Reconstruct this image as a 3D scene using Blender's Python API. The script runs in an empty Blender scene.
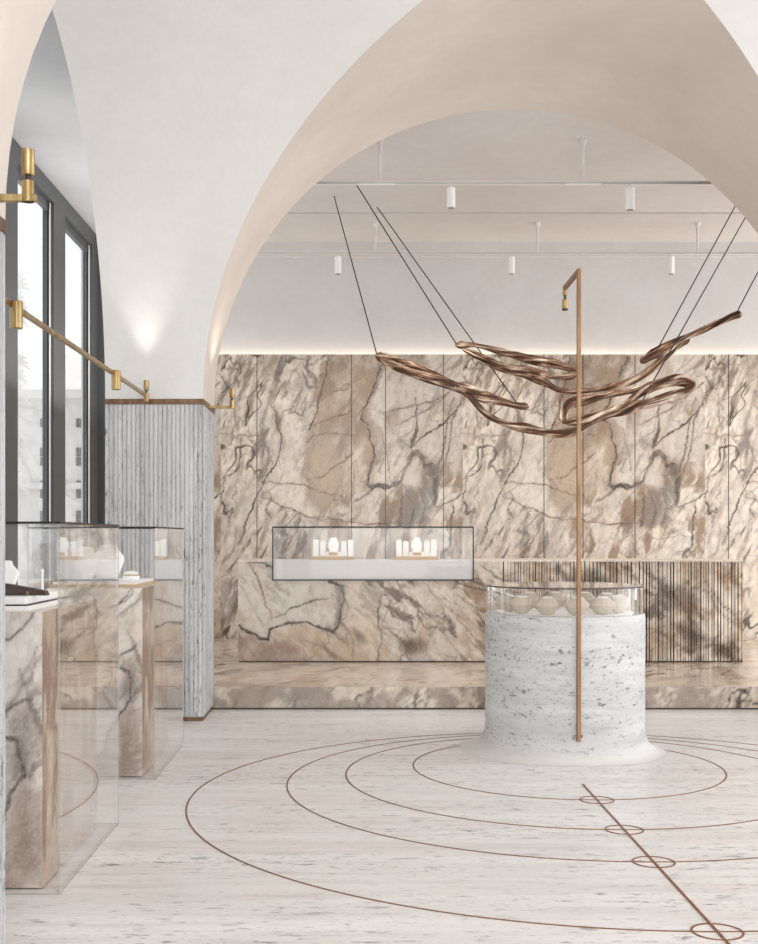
import bpy, math, random
import numpy as np
from mathutils import Vector, Matrix
random.seed(7)
PI = math.pi
scn = bpy.context.scene
COL = scn.collection
F, CX, HY, EYE = 1200.0, 357.0, 537.0, 1.55

def px(x, y, Y):                       # a point seen at pixel (x, y) standing Y metres away
    return Vector(((x-CX)/F*Y, Y, EYE+(HY-y)/F*Y))

def lin(c):
    c = np.asarray(c, float)/255.0
    return np.where(c <= .04045, c/12.92, ((c+.055)/1.055)**2.4)

def L(*c):
    v = lin(c); return (float(v[0]), float(v[1]), float(v[2]), 1)

# ------------------------------------------------------------------ mesh builder
class MB:
    def __init__(s): s.v = []; s.f = []; s.sm = []
    def add(s, vs, fs, smooth=False):
        o = len(s.v); s.v += [tuple(p) for p in vs]
        s.f += [tuple(i+o for i in f) for f in fs]; s.sm += [smooth]*len(fs); return s
    def box(s, x0, x1, y0, y1, z0, z1):
        v = [(x0,y0,z0),(x1,y0,z0),(x1,y1,z0),(x0,y1,z0),(x0,y0,z1),(x1,y0,z1),(x1,y1,z1),(x0,y1,z1)]
        return s.add(v, [(0,3,2,1),(4,5,6,7),(0,1,5,4),(1,2,6,5),(2,3,7,6),(3,0,4,7)])
    def bbox(s, x0, x1, y0, y1, z0, z1, b=.004):
        # chamfered box
        vs = []; 
        for (sx, X) in ((1,x0),(-1,x1)):
            for (sy, Y) in ((1,y0),(-1,y1)):
                for (sz, Z) in ((1,z0),(-1,z1)):
                    vs += [(X, Y+sy*b, Z+sz*b), (X+sx*b, Y, Z+sz*b), (X+sx*b, Y+sy*b, Z)]
        def i(a,c,e,k): return (a*4+c*2+e)*3+k
        fs = [(i(0,0,0,0),i(0,0,1,0),i(0,1,1,0),i(0,1,0,0)), (i(1,0,0,0),i(1,1,0,0),i(1,1,1,0),i(1,0,1,0)),
              (i(0,0,0,1),i(1,0,0,1),i(1,0,1,1),i(0,0,1,1)), (i(0,1,0,1),i(0,1,1,1),i(1,1,1,1),i(1,1,0,1)),
              (i(0,0,0,2),i(0,1,0,2),i(1,1,0,2),i(1,0,0,2)), (i(0,0,1,2),i(1,0,1,2),i(1,1,1,2),i(0,1,1,2))]
        for e in (0,1):
            for c in (0,1):
                fs.append((i(0,c,e,1),i(1,c,e,1),i(1,c,e,2),i(0,c,e,2)))
                fs.append((i(c,0,e,0),i(c,1,e,0),i(c,1,e,2),i(c,0,e,2)))
                fs.append((i(c,e,0,0),i(c,e,1,0),i(c,e,1,1),i(c,e,0,1)))
                for a in (0,1): pass
        for a in (0,1):
            for c in (0,1):
                for e in (0,1):
                    fs.append((i(a,c,e,0),i(a,c,e,1),i(a,c,e,2)))
        return s.add(vs, fs)
    def tube(s, p, q, r, r2=None, n=16, cap=True, smooth=True):
        p, q = Vector(p), Vector(q); d = (q-p).normalized(); r2 = r if r2 is None else r2
        a = d.orthogonal().normalized(); b = d.cross(a)
        vs = []
        for (c, rr) in ((p, r), (q, r2)):
            for k in range(n):
                t = 2*PI*k/n; vs.append(c + (a*math.cos(t)+b*math.sin(t))*rr)
        s.add(vs, [(k,(k+1)%n,n+(k+1)%n,n+k) for k in range(n)], smooth)
        if cap:
            s.add(vs[:n], [tuple(range(n-1,-1,-1))]); s.add(vs[n:], [tuple(range(n))])
        return s
    def lathe(s, prof, c=(0,0,0), n=32, smooth=True, sx=1, sy=1, mod=None, cap=(True,True)):
        vs = []
        for (r, z) in prof:
            for k in range(n):
                t = 2*PI*k/n; rr = r if mod is None else mod(r, z, t)
                vs.append((c[0]+rr*sx*math.cos(t), c[1]+rr*sy*math.sin(t), c[2]+z))
        m = len(prof)
        s.add(vs, [(j*n+k, j*n+(k+1)%n, (j+1)*n+(k+1)%n, (j+1)*n+k) for j in range(m-1) for k in range(n)], smooth)
        if cap[0]: s.add(vs[:n], [tuple(range(n-1,-1,-1))])
        if cap[1]: s.add(vs[-n:], [tuple(range(n))])
        return s
    def prism(s, pts, z0, z1, axis='z', smooth=False):
        n = len(pts)
        def P(a, b, h): return {'z':(a,b,h),'y':(a,h,b),'x':(h,a,b)}[axis]
        vs = [P(a,b,z0) for a,b in pts]+[P(a,b,z1) for a,b in pts]
        s.add(vs, [(k,(k+1)%n,n+(k+1)%n,n+k) for k in range(n)], smooth)
        s.add(vs[:n], [tuple(range(n-1,-1,-1))]); s.add(vs[n:], [tuple(range(n))]); return s
    def xf(s, M):
        s.v = [tuple(M @ Vector(p)) for p in s.v]; return s
    def build(s, name, mat, parent=None, fix=True):
        me = bpy.data.meshes.new(name); me.from_pydata(s.v, [], s.f)
        me.polygons.foreach_set('use_smooth', s.sm); 
        if fix:
            import bmesh
            bm = bmesh.new(); bm.from_mesh(me); bmesh.ops.remove_doubles(bm, verts=bm.verts, dist=1e-5)
            bmesh.ops.recalc_face_normals(bm, faces=bm.faces)
            for e in bm.edges:
                if len(e.link_faces) == 2 and e.calc_face_angle(0) > .7: e.smooth = False
            bm.to_mesh(me); bm.free()
        me.materials.append(mat); me.update()
        o = bpy.data.objects.new(name, me); COL.objects.link(o)
        if parent is not None: o.parent = parent; o.matrix_parent_inverse = Matrix.Translation(-parent.location)
        return o

def tag(o, label, cat=None, group=None, kind=None):
    if label: o['label'] = label
    if cat: o['category'] = cat
    if group: o['group'] = group
    if kind: o['kind'] = kind
    return o
def thing(name, label, cat, loc=(0,0,0), group=None):
    o = bpy.data.objects.new(name, None); COL.objects.link(o); o.location = loc; o.empty_display_size = .1
    return tag(o, label, cat, group)
def struct(o, label=None): o['kind'] = 'structure'; return tag(o, label) if label else o
def copy_tree(root, loc, label):
    r = root.copy(); COL.objects.link(r); r.location = loc; r['label'] = label
    for ch in list(root.children):
        c = ch.copy(); COL.objects.link(c); c.parent = r
        for g in list(ch.children):
            d = g.copy(); COL.objects.link(d); d.parent = c
    return r

# ------------------------------------------------------------------ materials
def mat(name, base=(.8,.8,.8,1), rough=.5, metal=0, **k):
    m = bpy.data.materials.new(name); m.use_nodes = True
    b = m.node_tree.nodes['Principled BSDF']
    b.inputs['Base Color'].default_value = base; b.inputs['Roughness'].default_value = rough; b.inputs['Metallic'].default_value = metal
    for a, v in k.items(): b.inputs[a].default_value = v
    return m
class NT:
    def __init__(s, m): s.m = m; s.t = m.node_tree; s.b = s.t.nodes['Principled BSDF']
    def n(s, typ, **k):
        nd = s.t.nodes.new(typ)
        for a, v in k.items():
            if a.startswith('i_'):
                nd.inputs[int(a[2:])].default_value = v
            else: setattr(nd, a, v)
        return nd
    def l(s, a, b): s.t.links.new(a, b)
    def noise(s, vec, scale, detail=4, rough=.55, mscale=None, rot=None):
        if mscale is not None or rot is not None:
            mp = s.n('ShaderNodeMapping'); s.l(vec, mp.inputs[0])
            if mscale: mp.inputs['Scale'].default_value = mscale
            if rot: mp.inputs['Rotation'].default_value = rot
            vec = mp.outputs[0]
        nz = s.n('ShaderNodeTexNoise'); nz.inputs['Scale'].default_value = scale
        nz.inputs['Detail'].default_value = detail; nz.inputs['Roughness'].default_value = rough
        s.l(vec, nz.inputs['Vector']); return nz.outputs[0]
    def ramp(s, fac, stops):
        r = s.n('ShaderNodeValToRGB'); e = r.color_ramp.elements
        while len(e) < len(stops): e.new(.5)
        for el, (p, c) in zip(e, stops): el.position = p; el.color = c if len(c) == 4 else (*c, 1)
        s.l(fac, r.inputs[0]); return r.outputs[0]
    def mix(s, fac, a, b, mode='MIX'):
        m = s.n('ShaderNodeMix', data_type='RGBA', blend_type=mode)
        if isinstance(fac, (int, float)): m.inputs[0].default_value = fac
        else: s.l(fac, m.inputs[0])
        for i, v in ((6, a), (7, b)):
            if isinstance(v, tuple): m.inputs[i].default_value = v
            else: s.l(v, m.inputs[i])
        return m.outputs[2]
    def math(s, op, a, b=0.0):
        m = s.n('ShaderNodeMath', operation=op)
        for i, v in ((0, a), (1, b)):
            if isinstance(v, (int, float)): m.inputs[i].default_value = v
            else: s.l(v, m.inputs[i])
        return m.outputs[0]
    def bump(s, h, strength=.2, dist=.01):
        b = s.n('ShaderNodeBump'); b.inputs['Strength'].default_value = strength; b.inputs['Distance'].default_value = dist
        s.l(h, b.inputs['Height']); s.l(b.outputs[0], s.b.inputs['Normal'])
def g(v): return (v, v, v, 1)

def plaster(name, c0, c1):
    m = mat(name, rough=.85); t = NT(m); co = t.n('ShaderNodeTexCoord').outputs['Object']
    n1 = t.noise(co, .9, 6, .6); n2 = t.noise(co, 9, 5, .6)
    c = t.mix(t.ramp(n1, [(.3, g(0)), (.7, g(1))]), c0, c1)
    c = t.mix(t.ramp(n2, [(.35, g(0)), (.7, g(.22))]), c, (c0[0]*.8, c0[1]*.8, c0[2]*.8, 1))
    t.l(c, t.b.inputs['Base Color']); t.bump(t.noise(co, 22, 6, .65), .12, .02)
    t.b.inputs['Specular IOR Level'].default_value = .2
    return m

def travertine(name, c0, c1, cdark, axis, rough=.45, pit=.62, spec=.4, fs=1.0):
    """axis = direction in which the beds run: 'x' (floor), 'h' (level bands round a drum), 'z' (upright)"""
    m = mat(name, rough=rough); t = NT(m); co = t.n('ShaderNodeTexCoord').outputs['Object']
    sc = {'x': (.16, 1.7, 1.7), 'h': (.35, .35, 3.0), 'z': (3.0, 3.0, .18)}[axis]
    b1 = t.noise(co, 2.4*fs, 7, .62, sc); b2 = t.noise(co, 9*fs, 5, .6, sc)
    sp = {'x': (.28, 1, 1), 'h': (.6, .6, 1.3), 'z': (1.5, 1.5, .35)}[axis]
    p1 = t.noise(co, 26*fs, 4, .65, sp); p2 = t.noise(co, 62*fs, 3, .6, sp)
    c = t.mix(t.ramp(b1, [(.32, g(0)), (.66, g(1))]), c0, c1)
    c = t.mix(t.ramp(b2, [(.5, g(0)), (.78, g(.45))]), c, cdark)
    band = t.ramp(t.noise(co, 1.6*fs, 4, .6, sc), [(.42, g(0)), (.66, g(1))])
    pm = t.ramp(p1, [(pit, g(0)), (pit+.05, g(1))]); pm2 = t.ramp(p2, [(pit+.02, g(0)), (pit+.07, g(.7))])
    pits = t.math('MULTIPLY', t.math('MAXIMUM', pm, pm2), t.math('ADD', band, .22))
    pits = t.math('MINIMUM', pits, 1.0)
    c = t.mix(t.math('MULTIPLY', pits, .75), c, (cdark[0]*.22, cdark[1]*.22, cdark[2]*.22, 1))
    t.l(c, t.b.inputs['Base Color']); t.b.inputs['Specular IOR Level'].default_value = spec
    t.bump(t.math('SUBTRACT', 1.0, pits), .35, .01)
    return m

def marble(name, rough=.3, spec=.4):
    m = mat(name, rough=rough); t = NT(m)
    a = t.n('ShaderNodeAttribute', attribute_name='Col').outputs['Color']
    co = t.n('ShaderNodeTexCoord').outputs['Object']
    n1 = t.noise(co, 16, 6, .7, (1, 1, .6), (0, .45, 0)); n2 = t.noise(co, 70, 3, .6)
    c = t.mix(t.ramp(n1, [(.5, g(0)), (.75, g(.4))]), a, L(120, 98, 84))
    c = t.mix(t.ramp(n2, [(.45, g(0)), (.75, g(.22))]), c, L(235, 228, 218))
    t.l(c, t.b.inputs['Base Color']); t.b.inputs['Specular IOR Level'].default_value = spec
    return m

def glass(name, tint=(1,1,1,1), k0=.025, k1=.85):
    m = bpy.data.materials.new(name); m.use_nodes = True; T = m.node_tree; T.nodes.clear()
    out = T.nodes.new('ShaderNodeOutputMaterial'); mx = T.nodes.new('ShaderNodeMixShader')
    tr = T.nodes.new('ShaderNodeBsdfTransparent'); tr.inputs[0].default_value = tint
    gl = T.nodes.new('ShaderNodeBsdfGlossy'); gl.inputs['Roughness'].default_value = 0; gl.inputs['Color'].default_value = (1,1,1,1)
    lw = T.nodes.new('ShaderNodeLayerWeight'); lw.inputs[0].default_value = .5
    p = T.nodes.new('ShaderNodeMath'); p.operation = 'POWER'; p.inputs[1].default_value = 2.7
    q = T.nodes.new('ShaderNodeMath'); q.operation = 'MULTIPLY_ADD'; q.inputs[1].default_value = k1; q.inputs[2].default_value = k0
    ln = T.links.new
    ln(lw.outputs['Facing'], p.inputs[0]); ln(p.outputs[0], q.inputs[0]); ln(q.outputs[0], mx.inputs[0])
    ln(tr.outputs[0], mx.inputs[1]); ln(gl.outputs[0], mx.inputs[2]); ln(mx.outputs[0], out.inputs[0])
    return m

def metal(name, c0, c1, rough=.3, met=1.0, sc=(1,1,.15)):
    m = mat(name, rough=rough, metal=met); t = NT(m); co = t.n('ShaderNodeTexCoord').outputs['Object']
    n = t.noise(co, 30, 4, .6, sc)
    t.l(t.mix(t.ramp(n, [(.35, g(0)), (.65, g(1))]), c0, c1), t.b.inputs['Base Color'])
    return m

def flat(name, c, rough=.5, var=.06, **k):
    m = mat(name, rough=rough, **k); t = NT(m); co = t.n('ShaderNodeTexCoord').outputs['Object']
    n = t.noise(co, 12, 4, .6)
    d = tuple(x*(1-var) for x in c[:3])+(1,)
    t.l(t.mix(n, c, d), t.b.inputs['Base Color']); return m

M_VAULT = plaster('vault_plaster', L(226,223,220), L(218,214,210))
M_SOFT = plaster('soffit_plaster', L(214,204,195), L(200,189,179))  # warm tone of the uplights is put into this plaster colour
M_CEIL = plaster('ceiling_plaster', L(212,207,203), L(204,198,194))
M_WALLP = plaster('wall_plaster', L(214,211,209), L(204,200,198))
M_CORR = plaster('corridor_plaster', L(214,215,216), L(206,207,208))
M_FLOOR = travertine('floor_travertine', L(240,238,236), L(222,217,213), L(172,164,158), 'x', .32, .585, .5)
M_PED = travertine('pedestal_travertine', L(216,215,213), L(186,185,185), L(152,151,152), 'h', .6, .585, .3, 1.0)
def foot_fade(m, z0, z1, c):
    t = NT(m); src = t.b.inputs['Base Color'].links[0].from_socket
    sp = t.n('ShaderNodeSeparateXYZ'); t.l(t.n('ShaderNodeTexCoord').outputs['Object'], sp.inputs[0])
    mr = t.n('ShaderNodeMapRange'); mr.inputs[1].default_value = z0; mr.inputs[2].default_value = z1; mr.inputs[3].default_value = 1; mr.inputs[4].default_value = 0
    t.l(sp.outputs[2], mr.inputs[0]); t.l(t.mix(mr.outputs[0], src, c), t.b.inputs['Base Color'])
foot_fade(M_PED, .0, .10, L(220,216,212))
M_PIL = travertine('pillar_travertine', L(212,211,210), L(176,176,177), L(124,124,126), 'z', .7, .575, .2)
M_MARB = marble('breccia_marble')
M_MARBF = marble('stage_marble', .16, .6)
M_GLASS = glass('vitrine_glass')
M_GLASS2 = glass('counter_case_glass', (.98,.98,.98,1), .008, .6)
M_WGLASS = glass('window_glass', (1,1,1,1), .02, .5)
M_GEDGE = mat('glass_edge', L(168,166,162), .2)
M_BRASS = metal('brushed_brass', L(184,160,116), L(140,114,74), .34, .9)
M_BRONZE = metal('brown_bronze', L(142,114,92), L(104,80,62), .4, .8)
M_POLE = metal('antique_brass', L(152,120,90), L(124,94,68), .42, .75)
M_INLAY = metal('inlay_bronze', L(160,112,80), L(124,82,56), .4, .6)
M_BLACK = flat('black_metal', L(24,23,22), .4)
M_RIM = flat('dark_bronze_rim', L(84,64,50), .35)
M_WIN = flat('dark_window_frame', L(92,94,96), .45, .1)
M_WHITE = flat('white_lacquer', L(246,244,241), .45, .03)
M_RAIL = flat('white_track_metal', L(222,218,214), .4, .03)
M_LENS = flat('grey_lens', L(120,116,112), .3)
M_LINEN = flat('beige_linen', L(196,184,168), .8, .14)
M_TRAY = flat('tan_timber', L(206,176,138), .5, .12)
M_JADE = flat('dark_brown_velvet', L(70,52,44), .8, .1)
M_JOINT = flat('joint', L(70,60,54), .8)
M_PANEL = flat('white_case_base', L(225,223,221), .4, .03)

def wood_bronze():
    m = mat('carved_bronze', rough=.36, metal=.35); t = NT(m)
    a = t.n('ShaderNodeAttribute', attribute_name='Grain').outputs['Vector']
    n = t.noise(a, 1, 5, .6, (1.1, 3.4, 1)); n2 = t.noise(a, 1, 3, .6, (1.3, 1.2, 1))
    c = t.ramp(n, [(.36, L(34,22,16)), (.46, L(98,64,44)), (.53, L(178,140,110)), (.60, L(250,234,212))])  # cream end of the ramp paints highlights into the bronze
    c = t.mix(t.ramp(n2, [(.42, g(0)), (.62, g(.85))]), c, L(84,54,38))
    t.l(c, t.b.inputs['Base Color']); t.bump(n, .7, .02); return m
M_BRANCH = wood_bronze()

# ------------------------------------------------------------------ painted marble (pattern only)
def _hash(ix, iy, seed):
    h = (ix.astype(np.int64)*374761393 + iy.astype(np.int64)*668265263 + seed*1442695041) & 0x7fffffff
    h = ((h ^ (h >> 13))*1274126177) & 0x7fffffff
    return ((h ^ (h >> 16)) & 0xffff)/65535.0
def vn(x, y, seed=0):
    ix, iy = np.floor(x), np.floor(y); fx, fy = x-ix, y-iy
    ux, uy = fx*fx*fx*(fx*(fx*6-15)+10), fy*fy*fy*(fy*(fy*6-15)+10)
    a, b, c, d = _hash(ix,iy,seed), _hash(ix+1,iy,seed), _hash(ix,iy+1,seed), _hash(ix+1,iy+1,seed)
    return (a*(1-ux)+b*ux)*(1-uy)+(c*(1-ux)+d*ux)*uy
def fbm(x, y, seed=0, o=5, gain=.55):
    s, w, t = 0, 1, 0
    for k in range(o):
        s = s+w*vn(x*2**k+k*17.3, y*2**k+k*9.1, seed+k); t += w; w *= gain
    return s/t
def ss(a, b, x):
    t = np.clip((x-a)/(b-a), 0, 1); return t*t*(3-2*t)
def lerp(c, col, a): return c*(1-a[..., None])+np.asarray(col, float)*a[..., None]
def dline(U, V, pts, ws):
    """distance minus half width to a polyline whose width changes"""
    best = np.full(U.shape, 1e9)
    for (a, b, wa, wb) in zip(pts[:-1], pts[1:], ws[:-1], ws[1:]):
        dx, dy = b[0]-a[0], b[1]-a[1]; l2 = dx*dx+dy*dy+1e-9
        t = np.clip(((U-a[0])*dx+(V-a[1])*dy)/l2, 0, 1)
        best = np.minimum(best, np.hypot(U-a[0]-t*dx, V-a[1]-t*dy)-(wa+(wb-wa)*t)/2)
    return best
def dpoly(U, V, pts):
    ins = np.zeros(U.shape, bool); n = len(pts)
    for k in range(n):
        (x0, y0), (x1, y1) = pts[k], pts[(k+1) % n]
        if y0 != y1:
            ins ^= ((y0 > V) != (y1 > V)) & (U < (x1-x0)*(V-y0)/(y1-y0)+x0)
    d = dline(U, V, list(pts)+[pts[0]], [0]*(n+1))
    return np.where(ins, -d, d)

def streaks(U, V, ang, seed, sl=60., sw=9.):
    c, s = math.cos(ang), math.sin(ang)
    a, b = U*c+V*s, -U*s+V*c
    b = b+8*(fbm(a/40, b/30, seed+50, 3)-.5)
    return fbm(a/sl, b/sw, seed, 5, .6)
def ridged(U, V, ang, seed, sl=80., sw=30.):
    c, s = math.cos(ang), math.sin(ang)
    a, b = U*c+V*s, -U*s+V*c
    w = fbm(a/50, b/50, seed+9, 4)-.5
    n = fbm(a/sl+w*.8, b/sw+w*1.2, seed, 4, .5)
    return 1-np.abs(2*n-1)

DK, BR, GY, TAN, CRM = (82,74,72), (122,88,66), (140,132,130), (168,144,122), (226,214,200)

def base_marble(U, V, seed, warm=.5, ang=1.95, amt=1.0):
    n1 = fbm(U/70, V/90, seed+1, 5); n2 = fbm(U/30, V/40, seed+2, 5)
    col = np.zeros(U.shape+(3,))+np.array((220,210,200.))
    col = lerp(col, (226,216,203), ss(.4,.65,n1)); col = lerp(col, (198,176,152), ss(.5,.72,n2)*warm)
    col = lerp(col, (188,180,178), ss(.52,.72, fbm(U/45, V/60, seed+3, 4))*(1-warm)*1.1)
    s = streaks(U, V, ang, seed+4)
    col = lerp(col, (160,142,130), ss(.54,.76,s)*.62*amt*(.35+.9*ss(.4,.6,fbm(U/40,V/40,seed+71,3))))
    s2 = streaks(U, V, ang+.12, seed+14, 26., 4.)
    col = lerp(col, (112,98,92), ss(.6,.78,s2)*.6*amt*ss(.42,.6,fbm(U/50,V/50,seed+7,3)))
    col = lerp(col, (234,226,214), ss(.58,.74,streaks(U,V,ang-.1,seed+24,34.,7.))*.6)
    for (k, a2, s1, s2_, al) in ((31, ang, 44., 20., .4), (37, ang+.7, 60., 30., .4), (41, ang-.25, 24., 9., .45)):
        rr = ridged(U, V, a2, seed+k, s1, s2_)
        col = lerp(col, (118,102,94), ss(.965,.995,rr)*al*ss(.46,.6,fbm(U/34,V/34,seed+k+3,3)))
    m = fbm(U/5, V/6, seed+60, 4); col = col+((m-.5)*34)[..., None]
    r = ridged(U, V, ang, seed+5)
    col = lerp(col, (98,86,80), ss(.955,.99,r)*.75*amt*ss(.38,.55,fbm(U/60,V/60,seed+8,3)))
    return col

def draw(col, U, V, polys, lines):
    pm = fbm(U/11, V/15, 91, 5, .6)
    for (pts, c, soft, al) in polys:
        col = lerp(col, c, (1-ss(-soft*1.6, soft*1.6, dpoly(U, V, pts)))*np.clip(al*(.2+1.35*pm), 0, 1))
    mod = .1+1.5*fbm(U/7, V/7, 77, 4)
    for (pts, w, c, al) in lines:
        ws = [q*.7 for q in w] if isinstance(w, list) else [w*(.62 if w < 2.6 else .8)*(.45+1.0*((i*7) % 5)/4) for i in range(len(pts))]
        d = dline(U, V, pts, ws)
        halo = np.exp(-np.maximum(d, 0)/(1.5+np.mean(ws)*1.1))*.2*al
        col = lerp(col, (150,132,122), np.clip(halo, 0, 1))
        col = lerp(col, c, np.clip((1-ss(-.3, .55, d))*al*mod*(.82 if np.mean(ws) > 2 else 1.1), 0, 1))
    return col

def punch(col, k=1.22, m=(198,184,170), w=(-6,-7,-10)):
    l = col.mean(-1, keepdims=True); return np.mean(m)+(l-np.mean(m))*k+(col-l)*1.03+np.array(w, float)

def raster_slab():
    us = np.arange(221, 463.01, .5); vs = np.arange(352, 642.01, .5)
    U0, V0 = np.meshgrid(us, vs)
    U = U0+8*(fbm(U0/26, V0/26, 3, 6, .6)-.5)+3.4*(fbm(U0/5, V0/5, 4, 4, .65)-.5)
    V = V0+8*(fbm(U0/26, V0/26, 5, 6, .6)-.5)+3.4*(fbm(U0/5, V0/5, 6, 4, .65)-.5)
    left = 1-ss(285, 330, U0)
    cool = base_marble(U0, V0, 20, .18, 1.95, 1.15); warm = base_marble(U0, V0, 40, .75, 2.0, .62)
    col = cool*left[..., None]+warm*(1-left)[..., None]
    sm = streaks(U, V, 1.85, 301, 46., 16.)
    col = lerp(col, (150,122,98), ss(.56,.70,sm)*.7*(.25+.75*ss(300,340,U0))*ss(.42,.56,fbm(U/34,V/44,311,4)))
    sm = streaks(U, V, 1.95, 321, 40., 12.)
    col = lerp(col, (128,116,114), ss(.58,.70,sm)*.6*ss(.46,.58,fbm(U/40,V/36,331,4)))
    # upper right pale grey field, cream window left of the tan patch
    P = [([(392,356),(463,354),(463,470),(440,470),(415,440),(385,470),(372,440),(366,415)], (203,195,189), 9, .72),
         ([(292,420),(304,430),(300,470),(306,500),(312,520),(280,502),(268,492),(282,455)], (228,220,210), 5, .85),
         ([(328,354),(386,354),(380,376),(370,396),(361,415),(362,428),(362,440),(352,452),(342,478),(336,500),(326,512),(316,510),(306,496),(303,470),(306,446),(312,425),(318,400),(325,374)], (172,152,135), 2.5, .8),
         ([(356,440),(366,440),(368,470),(360,490),(350,500),(344,470)], (222,206,188), 6, .7),
         ([(308,450),(332,440),(346,465),(334,505),(316,508),(306,480)], (206,186,166), 7, .7),
         ([(332,356),(350,356),(344,384),(330,392),(322,388)], (146,128,114), 6, .6),
         ([(406,488),(436,480),(433,505),(427,524),(398,525)], (150,143,138), 3, .75),
         ([(410,460),(418,455),(423,466),(420,486),(408,488),(404,482)], (216,208,202), 2, .8),
         ([(428,465),(436,466),(437,474),(432,480),(427,476)], (112,105,102), 2, .85),
         ([(434,480),(439,478),(437,505),(433,507)], (98,92,90), 1.2, .85)]
    Ln = [([(221,358),(222,374),(227,386),(232,387),(236,377),(239,386)], 2.0, (92,88,92), .6),
          ([(240,358),(232,372),(226,382)], 3, GY, .5), ([(252,354),(238,370),(232,384)], 3, GY, .5),
          ([(221,433),(245,434),(263,435)], .9, (140,120,108), .8),
          ([(244,435),(241,447),(238,465),(232,472),(223,476),(225,490),(221,500),(224,511),(229,516),(228,526)], 1.8, DK, .5),
          ([(221,500),(226,514),(232,508),(230,522)], 2.2, DK, .7),
          ([(283,352),(277,378),(272,392),(266,405),(262,425),(262,450),(260,480)], 5.5, (150,140,138), .6),
          ([(281,380),(276,378),(284,360),(290,352)], 7, (122,116,116), .6),
          ([(310,356),(306,368),(314,380),(316,386),(308,384),(302,372)], 4.0, (112,106,106), .7),
          ([(303,386),(296,400),(292,412),(301,414),(306,402)], 2.5, GY, .7),
          ([(275,405),(281,430),(282,441),(277,460),(268,475),(262,488),(255,500),(248,520),(243,535),(238,546)], 1.7, DK, .8),
          ([(270,404),(278,412),(281,428)], 5, (130,122,120), .6),
          ([(264,440),(268,455),(262,474)], 3, GY, .6), ([(272,450),(268,462),(263,478)], 2, GY, .6),
          ([(262,497),(268,492),(272,500),(266,508),(270,516)], 2.4, GY, .7),
          ([(262,498),(270,500),(282,506),(295,510),(310,515),(330,521),(345,522),(396,523)], 1.0, BR, .75),
          ([(262,482),(282,484),(300,484),(318,490),(342,498)], .9, BR, .6),
          ([(328,354),(325,375),(318,400),(316,410),(308,428)], 2.4, (112,92,82), .75),
          ([(318,400),(335,391),(348,388)], 1, BR, .6), ([(310,425),(325,420),(352,411)], 1, BR, .6),
          ([(306,444),(312,436),(330,434),(352,436)], 1, BR, .5), ([(306,480),(325,475),(340,462),(352,452)], 1, BR, .55),
          ([(386,356),(378,375),(370,395),(362,413),(361,420),(367,424),(368,436),(373,446),(374,456),(368,478),(366,485),(371,492)], 1.8, (84,74,70), .85),
          ([(386,358),(380,378),(373,394)], [7,4,2], (120,104,94), .5),
          ([(366,486),(372,487),(380,486),(390,486),(398,484),(402,480),(408,466),(412,456),(418,452),(424,458),(426,467),(432,465)], 4.4, (100,93,90), .85),
          ([(366,484),(370,492),(378,484),(386,490),(394,484)], 3.2, (96,88,84), .8),
          ([(417,398),(417,420),(415,436),(411,449)], [1.2,2.4,6.5,3], (92,84,82), .85),
          ([(411,449),(425,437),(444,422),(452,414),(460,404)], 2.0, (106,86,78), .8),
          ([(385,412),(400,408),(415,405),(430,402),(446,394),(463,380)], 2.0, (140,108,92), .75),
          ([(397,426),(410,418),(425,410),(445,396)], 1.3, (140,108,92), .7),
          ([(443,372),(455,366),(463,358)], 5, (150,124,110), .55),
          ([(453,398),(446,428),(442,455),(437,478)], 1.5, (120,106,98), .7),
          ([(463,396),(453,418),(449,445),(441,475)], 1.5, (120,106,98), .7),
          ([(436,507),(450,502),(463,494)], 1.3, (96,84,78), .8),
          ([(453,502),(450,520),(449,540),(446,550),(440,557),(443,575)], 1.9, DK, .8),
          ([(436,486),(450,486),(463,487)], .9, GY, .7),
          ([(402,492),(402,510),(399,525)], 2.6, (106,98,94), .7), ([(410,495),(414,510),(409,522)], 2.2, (120,112,108), .7),
          ([(421,492),(425,508),(420,524)], 2.2, (120,112,108), .6), ([(428,490),(430,505)], 2, (225,220,214), .6),
          ([(380,426),(385,450),(388,470)], 1.1, (165,138,118), .7),
          ([(287,540),(284,550),(280,560)], 5.5, (128,112,102), .7), ([(293,536),(286,552)], 3.5, (140,122,110), .6),
          ([(268,520),(264,535),(258,550),(252,560)], 4, (150,130,116), .6),
          ([(236,528),(234,545),(228,560)], 3, GY, .55), ([(246,522),(240,545)], 2, (160,150,146), .7),
          ([(404,508),(396,522),(388,530)], 3.5, (150,130,116), .5), ([(362,505),(358,515),(352,520)], 4, (160,136,116), .55),
          ([(355,468),(352,490),(346,505)], 4, (176,148,124), .55), ([(345,546),(340,558)], 4, (150,132,118), .55),
          ([(296,442),(290,448)], 6, (196,182,166), .6),
          ([(232,392),(234,404),(236,425)], 1.4, GY, .7), ([(241,388),(238,400)], 2, GY, .6)]
    return us, vs, punch(draw(col, U, V, P, Ln), 1.3)

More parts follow.
